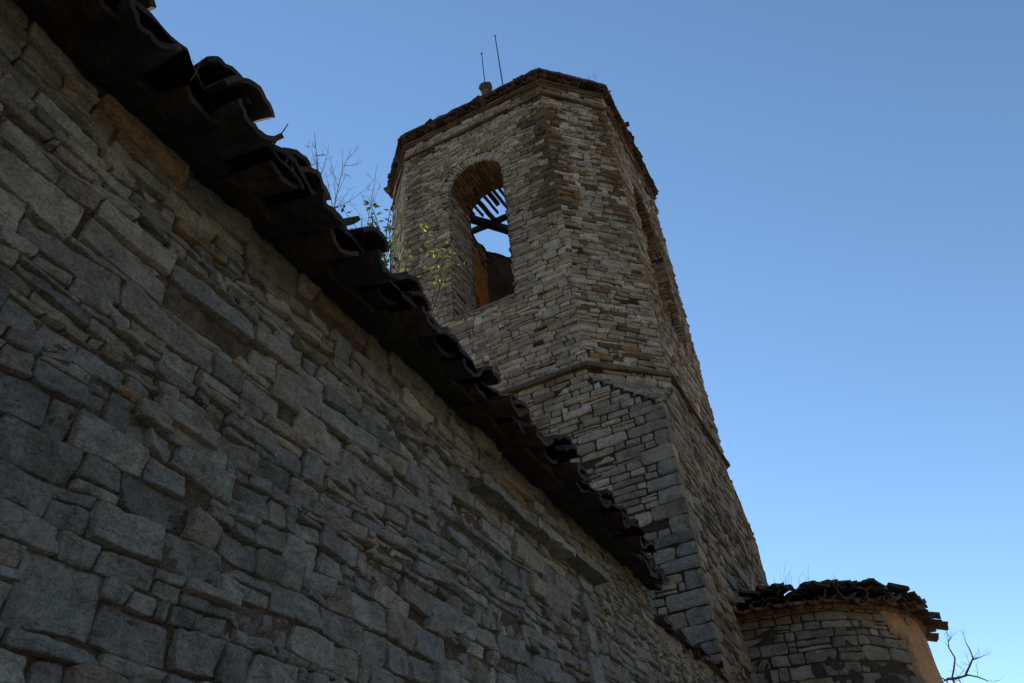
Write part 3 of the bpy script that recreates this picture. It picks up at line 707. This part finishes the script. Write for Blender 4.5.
# rods and the stone ball on the roof edge
b = MB(); th = np.linspace(0, math.pi, 12)[None, :]; ph = np.linspace(0, 2*math.pi, 18, endpoint=False)[:, None]
P = np.stack([np.sin(th)*np.cos(ph), np.sin(th)*np.sin(ph), -np.cos(th)+0*ph], -1)
P = P*(1+.22*fbm(P[..., 0]*1.6, P[..., 1]*1.6, P[..., 2]*1.6, 4, 4))[..., None]*np.array([.15, .14, .13])
ball = np.array([-4.13, 9.22, 15.12+EYE-.07])
b.grid(P+ball, (.085, .075, .055), closed_u=True)
b.tube([ball-np.array([0, 0, .75]), ball-np.array([0, 0, .12])], [.13, .09], (.12, .10, .08), ns=10)
b.build('finial', M_tstone, tower)
for (x0, x1_, z0, z1, r_) in ((-4.12, -4.13, 15.2, 16.35, .011), (-3.70, -3.76, 14.3, 16.76, .014)):
    b = MB(); b.tube([(x0, 9.2, z0+EYE), ((x0+x1_)/2, 9.2, (z0+z1)/2+EYE), (x1_, 9.2, z1+EYE)], [r_, r_, r_*.8], (.05, .045, .04), ns=6)
    b.box((x1_, 9.2, z1+EYE), (.013, 0, 0), (0, .013, 0), (0, 0, .03), (.05, .045, .04))
    b.build('lightning_rod', M_metal, tower)

# ------------------------------------------------------------------ apse
AX, AY, AR, AH = -1.90, 12.55, 2.02, 3.45+EYE
apse = thing('round_apse', 'low rounded stone apse with ochre plaster and shaggy tiled roof beyond the tower', 'apse', (AX, AY, 0))
def PA(u, v, h):
    a = u/AR; r_ = AR+h
    return np.stack([AX+r_*np.sin(a), AY-r_*np.cos(a), v], -1)
b = MB()
def acol(u, v):
    a = math.degrees(u/AR)
    return pick([(.21, .19, .155), (.175, .158, .128), (.24, .215, .175), (.16, .14, .112)] if rs.rand() < (.9 if a < 45 else .6) else [(.22, .17, .11), (.22, .18, .13)])
ac = mk_courses(-.2, AH, lambda z: rs.uniform(.075, .16) if z > 2 else rs.uniform(.15, .25))
def PA_(u, v, h): return PA(u, v, h)
field(b, PA_, ac, lambda v0, v1: [(-.02, AR*R(83)+.3*math.sin(v0*9))] , (.10, .42, 1.9), acol, wav=.014, wf=1.3, seed=600, p_split=.12, p_miss=.07, hvar=.013, cell=.04, gap=.012, tilt=.006, rough=.009, edge=.011, rnd=.1, depth=.05, nmax=9)
mortar(b, PA_, np.arange(-.05, AR*math.pi+.05, .05), np.arange(-.2, AH+.05, .05), (.085, .07, .052), base=-.024, amp=.010, fr=12, seed=21, patch=.04)
b.build('wall', [M_tstone, M_mortar], apse)
# surviving plaster coat towards the outer side, with a ragged edge
b = MB(); us = np.arange(AR*R(38), AR*R(178), .035); vs = np.arange(.3, AH-.005, .035)
U_, V_ = np.meshgrid(us, vs, indexing='ij')
edge_ = AR*R(66)+.2*fbm(V_*1.6, V_*0, 0, 4, 8)-.45*np.clip((V_-(AH-.55))/.55, 0, 1)**1.5
Hh = np.clip((U_-edge_)/.06, 0, 1); Hh = -.05+.072*Hh+.006*fbm(U_*5, V_*5, 0, 4, 9)
b.grid(PA(U_, V_, Hh), (.40, .235, .11)); b.build('plaster_coat', M_plaster, apse)
b = MB()
for j in range(56):
    a0 = R(-4)+j*R(188)/56; a1 = a0+R(188)/56; am = (a0+a1)/2
    for kz, (pr, hz) in enumerate(((.06, .0), (.12, .045))):
        T_ = np.array([math.cos(am), math.sin(am), 0]); Nn = np.array([math.sin(am), -math.cos(am), 0])
        c_ = np.array([AX, AY, AH-.01+hz])+Nn*(AR+(pr-.1)/2)
        b.box(c_, T_*(AR*(a1-a0)/2-.004), Nn*((pr+.1)/2), (0, 0, .021), pick([(.22, .12, .065), (.17, .095, .055), (.24, .14, .08)]), 0, .004, j, 4, 3)
b.build('brick_cornice', M_tstone, apse)
for j in range(34):
    am = R(-2)+j*R(186)/34+rs.normal(0, .012); T_ = np.array([math.cos(am), math.sin(am), 0]); Nn = np.array([math.sin(am), -math.cos(am), 0])
    sl = R(13+rs.normal(0, 4)); Dn = Nn*math.cos(sl)-np.array([0, 0, math.sin(sl)]); Nr = Nn*math.sin(sl)+np.array([0, 0, math.cos(sl)])
    ov = .25+rs.uniform(-.05, .06); L = .5; deg = math.degrees(am)
    if 84 < deg < 100: ov += .08
    base = np.array([AX, AY, AH+.15+rs.uniform(0, .02)])+Nn*(AR+ov-L)
    b = MB(); tile(b, base, Dn, T_, Nr, L, .095, .115, 2.3, -1, pick([(.17, .085, .05), (.12, .07, .045)], .2), 700+j, th=.018); b.build('eave_tile', M_tile, apse)
    if rs.rand() < .85:
        am2 = am+R(2.7); T2 = np.array([math.cos(am2), math.sin(am2), 0]); N2 = np.array([math.sin(am2), -math.cos(am2), 0]); tw_ = rs.normal(0, .2)
        base = np.array([AX, AY, AH+.24+rs.uniform(0, .05)])+N2*(AR+ov-.06-L)
        sd2 = T2*math.cos(tw_)+Nr*math.sin(tw_); nr2 = Nr*math.cos(tw_)-T2*math.sin(tw_)
        Dn2 = N2*math.cos(sl)-np.array([0, 0, math.sin(sl)])
        b = MB(); tile(b, base, Dn2, sd2, nr2, L, .09, rs.uniform(.10, .13), rs.uniform(1.5, 2.5), 1, pick(TC, .2), 800+j, th=.02); b.build('eave_tile', M_tile, apse)
b = MB()
for rr_, zz, n_ in ((AR-.02, .25, 30), (AR-.32, .36, 26), (AR-.62, .46, 22), (AR-.92, .56, 17), (AR-1.25, .66, 12), (AR-1.6, .76, 8)):
    for j in range(n_):
        am = j*math.pi/n_+rs.normal(0, .03); T_ = np.array([math.cos(am), math.sin(am), 0]); Nn = np.array([math.sin(am), -math.cos(am), 0])
        sl = R(18); Dn = Nn*math.cos(sl)-np.array([0, 0, math.sin(sl)]); Nr = Nn*math.sin(sl)+np.array([0, 0, math.cos(sl)])
        tw_ = rs.normal(0, .3); base = np.array([AX, AY, AH+.2+(zz-.2)*(.35+.65*min(1, max(0, (math.degrees(am)-12)/38)))+rs.uniform(-.02, .05)])+Nn*(rr_-.3)
        tile(b, base, Dn, T_*math.cos(tw_)+Nr*math.sin(tw_), Nr*math.cos(tw_)-T_*math.sin(tw_), .45, .09, .12, rs.uniform(1.2, 2.5), 1 if rs.rand() < .65 else -1, tl(), int(rs.randint(999)), nl=3, na=6, th=.018)
for j in range(46):
    am = rs.uniform(R(5), R(100)); rr_ = AR+rs.uniform(-.35, .16); T_ = np.array([math.cos(am), math.sin(am), 0]); Nn = np.array([math.sin(am), -math.cos(am), 0]); a_ = rs.uniform(-.7, .7); tz = rs.uniform(-.25, .25)
    p_ = np.array([AX, AY, AH+.27+(AR-rr_)*.35*min(1, max(.3, math.degrees(am)/50))+rs.uniform(-.03, .05)])+Nn*rr_
    U3 = T_*math.cos(a_)+Nn*math.sin(a_); N3 = Nn*math.cos(a_)-T_*math.sin(a_); U3 = U3+np.array([0, 0, tz])
    b.box(p_, U3*rs.uniform(.07, .16), N3*rs.uniform(.06, .11), np.array([0, 0, rs.uniform(.012, .028)]), tl(), 0, .014, j, 6, 5)
th_ = np.linspace(0, math.pi, 40)[:, None]; r_ = np.linspace(AR+.12, .05, 14)[None, :]
b.grid(np.stack([AX+r_*np.sin(th_), AY-r_*np.cos(th_), AH+.16+(AR-r_)*.32*(.4+.6*np.clip((np.degrees(th_)-12)/38, 0, 1))+.05*fbm(th_*9, r_*6, 0, 4, 3)*np.clip((AR+.1-r_)/.1, .2, 1)], -1), (.08, .055, .04))
b.grid(np.stack([AX+r_*np.sin(th_), AY-r_*np.cos(th_), AH+.04+(AR-r_)*.32+0*th_], -1)[::-1], (.08, .055, .04))
b.build('roof', M_tile, apse)

# ------------------------------------------------------------------ plants
def grow(mb, p, d, L, r_, rng, depth, col, ns=5, gnarl=.25, split=(2, 4), ups=.1, leaf=None, tips=None, ratio=.62):
    n = 6; pts = [np.array(p, float)]; d = np.array(d, float); d /= np.linalg.norm(d)
    for i in range(n):
        d = d+rng.normal(0, gnarl, 3)*.45+np.array([0, 0, ups]); d /= np.linalg.norm(d); pts.append(pts[-1]+d*L/n)
    rad = np.linspace(r_, r_*.55, n+1)
    mb.tube(pts, rad, col, ns=ns)
    if tips is not None and depth == 0: tips.append((pts, d))
    if depth > 0:
        for k_ in range(rng.randint(split[0], split[1]+1)):
            i = rng.randint(2, n+1); q_ = d+rng.normal(0, .65, 3); q_ /= np.linalg.norm(q_)
            grow(mb, pts[i], q_, L*ratio*rng.uniform(.7, 1.2), rad[i]*.62, rng, depth-1, col, ns, gnarl, split, ups, leaf, tips, ratio)
def atpix(x, y, X):      # real position of a plant tip on the vertical plane x = X
    F = 808.327; d = f*F+rt*(x-512)+up*(341.5-y); k_ = X/d.x; return (X, d.y*k_, d.z*k_+EYE)
def stalk(pos, h, seed, lean, label, branches=9, r_=.004, col=(.20, .16, .10)):
    rng = np.random.RandomState(seed); b = MB(); pos = np.array(pos, float)
    n = 12; pts = [pos]; d = np.array([lean[0], lean[1], 1.]); d /= np.linalg.norm(d)
    for i in range(n): d = d+rng.normal(0, .035, 3); d /= np.linalg.norm(d); pts.append(pts[-1]+d*h/n)
    b.tube(pts, np.linspace(r_, r_*.3, n+1), col, ns=4)
    for j in range(branches):
        i = int(n*(.25+.7*j/branches)); side = rng.normal(0, 1, 3); side[2] = .9; side /= np.linalg.norm(side)
        L = h*.28*(1-.6*j/branches)*rng.uniform(.6, 1.2); q = [pts[i]]
        dd = side
        for k_ in range(5): dd = dd+np.array([0, 0, .13])+rng.normal(0, .05, 3); dd /= np.linalg.norm(dd); q.append(q[-1]+dd*L/5)
        b.tube(q, np.linspace(r_*.5, r_*.22, 6), col, ns=3)
        for k_ in range(4):
            a_ = q[rng.randint(2, 6)]; e_ = dd+rng.normal(0, .6, 3); e_ /= np.linalg.norm(e_)
            b.tube([a_, a_+e_*L*.18, a_+e_*L*.3+np.array([0, 0, .01])], [r_*.3, r_*.22, r_*.2], col, ns=3)
    o = b.build('dry_weed', M_twig); tag(o, label, 'weed', 'dry weeds growing on the old roofs'); return o
ZRF = 2.60+EYE
def stalkpx(b0, t0, X, seed, label, n, r_=.003):
    p0 = np.array(atpix(*b0, X)); p1 = np.array(atpix(*t0, X)); d = p1-p0; st = p0-np.array([0, 0, max(.05, p0[2]-ZRF-.05)]); h = np.linalg.norm(p1-st)
    d = (p1-st)/h; stalk(st, h, seed, (d[0]/d[2], d[1]/d[2]), label, n, r_)
stalkpx((323, 222), (316, 134), -1.66, 3, 'tallest fine dry weed with many side sprays on the nave eave', 14, .0035)
stalkpx((330, 225), (344, 142), -1.66, 4, 'second dry weed leaning right beside the tallest one on the nave eave', 10)
stalkpx((336, 235), (332, 168), -1.66, 5, 'short thin dry weed right of the two tall ones on the nave eave', 5, .0022)
stalkpx((366, 262), (376, 168), -1.66, 6, 'lone slender dry weed standing left of the leafy shrub', 9, .0026)
stalkpx((193, 72), (205, 62), -1.55, 7, 'tiny dry sprig on the nave tiles near the top left corner', 2, .0015)
stalkpx((312, 218), (306, 160), -1.66, 8, 'low dry weed directly beside the dark crooked twig', 7, .0022)
# crooked dark twig
b = MB(); rng = np.random.RandomState(5)
p = [atpix(*c_, -1.50) for c_ in ((303, 190), (302, 187), (300, 182), (293, 173), (286, 166), (279, 160), (274, 152), (274, 144), (280, 136), (288, 124))]
b.tube(p, [.008, .008, .008, .0075, .007, .006, .0045, .0035, .003, .002], (.03, .025, .022), ns=6)
for i, d_, L in ((3, (-.1, -.1, 1), .06), (4, (0, -.2, 1), .06), (5, (0, -.9, .4), .05)):
    grow(b, p[i], d_, L, .004, rng, 1, (.05, .04, .035), 4, .3, (1, 2), .05)
tag(b.build('crooked_twig', M_twig), 'dark crooked bare twig rising from the broken nave tiles', 'twig')
# leafy shrub on the nave roof, in front of the tower
def leaves(mb, pts, rng, n, size, pal):
    pts = np.array(pts)
    for j in range(n):
        t = rng.uniform(.15, 1)*(len(pts)-1); i = int(min(t, len(pts)-2)); p = pts[i]*(1-(t-i))+pts[i+1]*(t-i)
        d = rng.normal(0, 1, 3); d[2] = d[2]*.5+.1; d /= np.linalg.norm(d); s_ = np.cross(d, rng.normal(0, 1, 3)); s_ /= np.linalg.norm(s_)
        n_ = np.cross(d, s_); L = size*rng.uniform(.6, 1.2); w_ = L*.26; p = p+d*.006
        v = [p, p+d*L*.35+s_*w_-n_*.002, p+d*L, p+d*L*.35-s_*w_-n_*.002, p+d*L*.5+n_*L*.08]
        mb.raw(v, [[0, 1, 4], [1, 2, 4], [2, 3, 4], [3, 0, 4]], np.array(pal[rng.randint(len(pal))])*rng.uniform(.7, 1.25))
def shrub(name, pos, tips, seed, label, pal, r_=.007, nl=16, size=.05, side=3):
    rng = np.random.RandomState(seed); root = thing(name, label, 'shrub', tuple(pos))
    st = MB(); lf = MB(); pos = np.array(pos, float)
    for tp in tips:
        tp = np.array(tp, float); t = np.linspace(0, 1, 9)[:, None]
        bow = np.array([rng.uniform(-.05, .05), rng.uniform(-.04, .04), .10])
        P = pos*(1-t)+tp*t+bow*np.sin(t*math.pi)
        st.tube(P, np.linspace(r_, r_*.25, 9), (.10, .085, .05), ns=5); leaves(lf, P[6:], rng, nl//2, size, pal)
        for k_ in range(side):
            i = rng.randint(4, 8); d = (P[i+1]-P[i])/np.linalg.norm(P[i+1]-P[i])+rng.normal(0, .55, 3); d /= np.linalg.norm(d); L = rng.uniform(.12, .26)
            q = [P[i]+d*L*s_+np.array([0, 0, -.06*s_*s_*L]) for s_ in np.linspace(0, 1, 5)]
            st.tube(q, np.linspace(r_*.4, r_*.18, 5), (.10, .085, .05), ns=4); leaves(lf, q, rng, nl, size, pal)
    st.build('stem', M_twig, root); lf.build('foliage', M_plant, root); return root
GL = [(.07, .11, .03), (.06, .10, .035), (.09, .11, .03)]; YL = [(.24, .22, .05), (.27, .22, .05), (.15, .18, .04)]
shrub('leafy_shrub', (-1.85, 2.62, ZRF+.05), [atpix(362, 218, -1.75), atpix(366, 246, -1.72), atpix(376, 230, -1.75), atpix(391, 206, -1.75), atpix(380, 256, -1.7), atpix(374, 212, -1.8), atpix(388, 226, -1.75)], 11, 'sparse green leafy shrub against the sky beside the tower edge', GL, nl=9, size=.038, side=2)
shrub('yellowing_shrub', (-1.98, 3.05, ZRF+.05), [atpix(408, 236, -2.0), atpix(430, 226, -2.05), atpix(450, 240, -2.05), atpix(424, 250, -1.95), atpix(404, 252, -1.95), atpix(452, 254, -2.0)], 12, 'yellow green leafy sprays hanging in front of the tower wall', YL, nl=8, size=.043, side=3)
# grass tufts: countable small clumps
def tuft(pos, h, n, seed, label, col=(.22, .19, .10), sp_=.05):
    rng = np.random.RandomState(seed); b = MB()
    for j in range(n):
        p = np.array(pos, float)+np.array([rng.normal(0, sp_), rng.normal(0, sp_), 0]); d = np.array([rng.normal(0, .3), rng.normal(0, .3), 1]); L = h*rng.uniform(.5, 1.2)
        b.tube([p, p+d*L*.5, p+d*L+np.array([rng.normal(0, .2), rng.normal(0, .2), -.15])*L], [.0025, .002, .0007], col, ns=3)
    return tag(b.build('grass_tuft', M_twig), label, 'grass tuft', 'dry grass tufts on roofs and ledges')
c7 = OUT[1]
def onface(fc, u, o, zr): Cc, U, N = fc[0], fc[1], fc[2]; p = Cc+U*u+N*o; return (p[0], p[1], zr+EYE)
tuft(onface(OUT[1], .12, .06, ZB+.02-.3), .20, 34, 1, 'dry grass tuft on the sloping stones under the tower string course')
tuft(onface(OUT[0], 1.2, .05, ZT+.26), .16, 10, 2, 'small dry tuft at the front peak of the tower roof edge', (.06, .05, .03))
tuft(onface(OUT[1], .45, .1, ZT+.28), .20, 9, 3, 'dry tuft on the short front edge of the tower roof', (.06, .05, .03))
tuft(onface(OUT[2], -1.45, .1, ZT+.28), .22, 8, 4, 'dry tuft on the right corner of the tower roof edge', (.06, .05, .03))
tuft(onface(OUT[0], -.75, .05, ZT+.28), .22, 16, 5, 'dry tuft left of the stone ball on the tower roof', (.12, .10, .05))
tuft(onface(OUT[0], -1.3, .05, ZT+.28), .12, 12, 6, 'low grey tuft near the left end of the tower roof edge', (.12, .10, .05))
tuft((AX+.75, AY-AR-.05, AH+.16), .30, 14, 7, 'wispy dry grass standing on the left part of the apse roof', (.20, .17, .10), .12)
tuft((AX+1.3, AY-AR+.3, AH+.2), .16, 10, 8, 'short dry grass near the middle of the apse roof', (.20, .17, .10), .08)
tuft((-1.62, 3.35, ZRF+.12), .12, 16, 9, 'dark dry tuft lodged in the nave tiles below the belfry arch', (.06, .05, .03), .04)
# bare tree beyond the apse
tree = thing('bare_tree', 'bare winter tree with gnarled branches beyond the apse at the lower right', 'tree', (1.2, 26, -.3))
rng = np.random.RandomState(21); tb = MB(); TCOL = (.07, .055, .045)
tp = [(1.2, 26, -.4), (1.15, 26, 1.5), (.95, 26, 3.6), (.75, 26.1, 5.3)]
tb.tube(tp, [.22, .17, .12, .08], TCOL, ns=9); tb.build('trunk', M_twig, tree)
bb = MB()
def px(x, y, Yd):
    F = 808.327; d = f*F+rt*(x-512)+up*(341.5-y); k_ = Yd/d.y; return np.array([d.x*k_, Yd, d.z*k_+EYE])
def limb(pix, Yd, r0, r1, kids=6):
    P = [px(a, c_, Yd) for a, c_ in pix]; P = [np.array(tp[-1])] + P if pix[0][1] > 676 else P
    bb.tube(P, np.linspace(r0, r1, len(P)), TCOL, ns=6)
    for k_ in range(kids):
        i = rng.randint(1, len(P)); d = P[i]-P[i-1]; d = d/np.linalg.norm(d)+rng.normal(0, .7, 3)
        grow(bb, P[i], d, rng.uniform(.15, .38), r1*.55, rng, 1, TCOL, 4, .35, (1, 3), .08)
limb([(940, 683), (948, 679), (958, 678), (968, 675), (978, 677), (988, 681)], 26, .05, .012, 5)
limb([(946, 680), (936, 676), (930, 672)], 26.1, .022, .010, 2)
limb([(952, 678), (954, 668), (955, 658), (949, 648), (948, 642), (951, 638)], 25.9, .03, .011, 7)
limb([(965, 676), (970, 665), (973, 658), (970, 650), (966, 643)], 26.2, .03, .011, 6)
limb([(972, 660), (978, 658), (983, 656)], 26.1, .018, .008, 4)
limb([(958, 677), (964, 670), (956, 664)], 26.3, .014, .007, 3)
bb.build('branches', M_twig, tree)
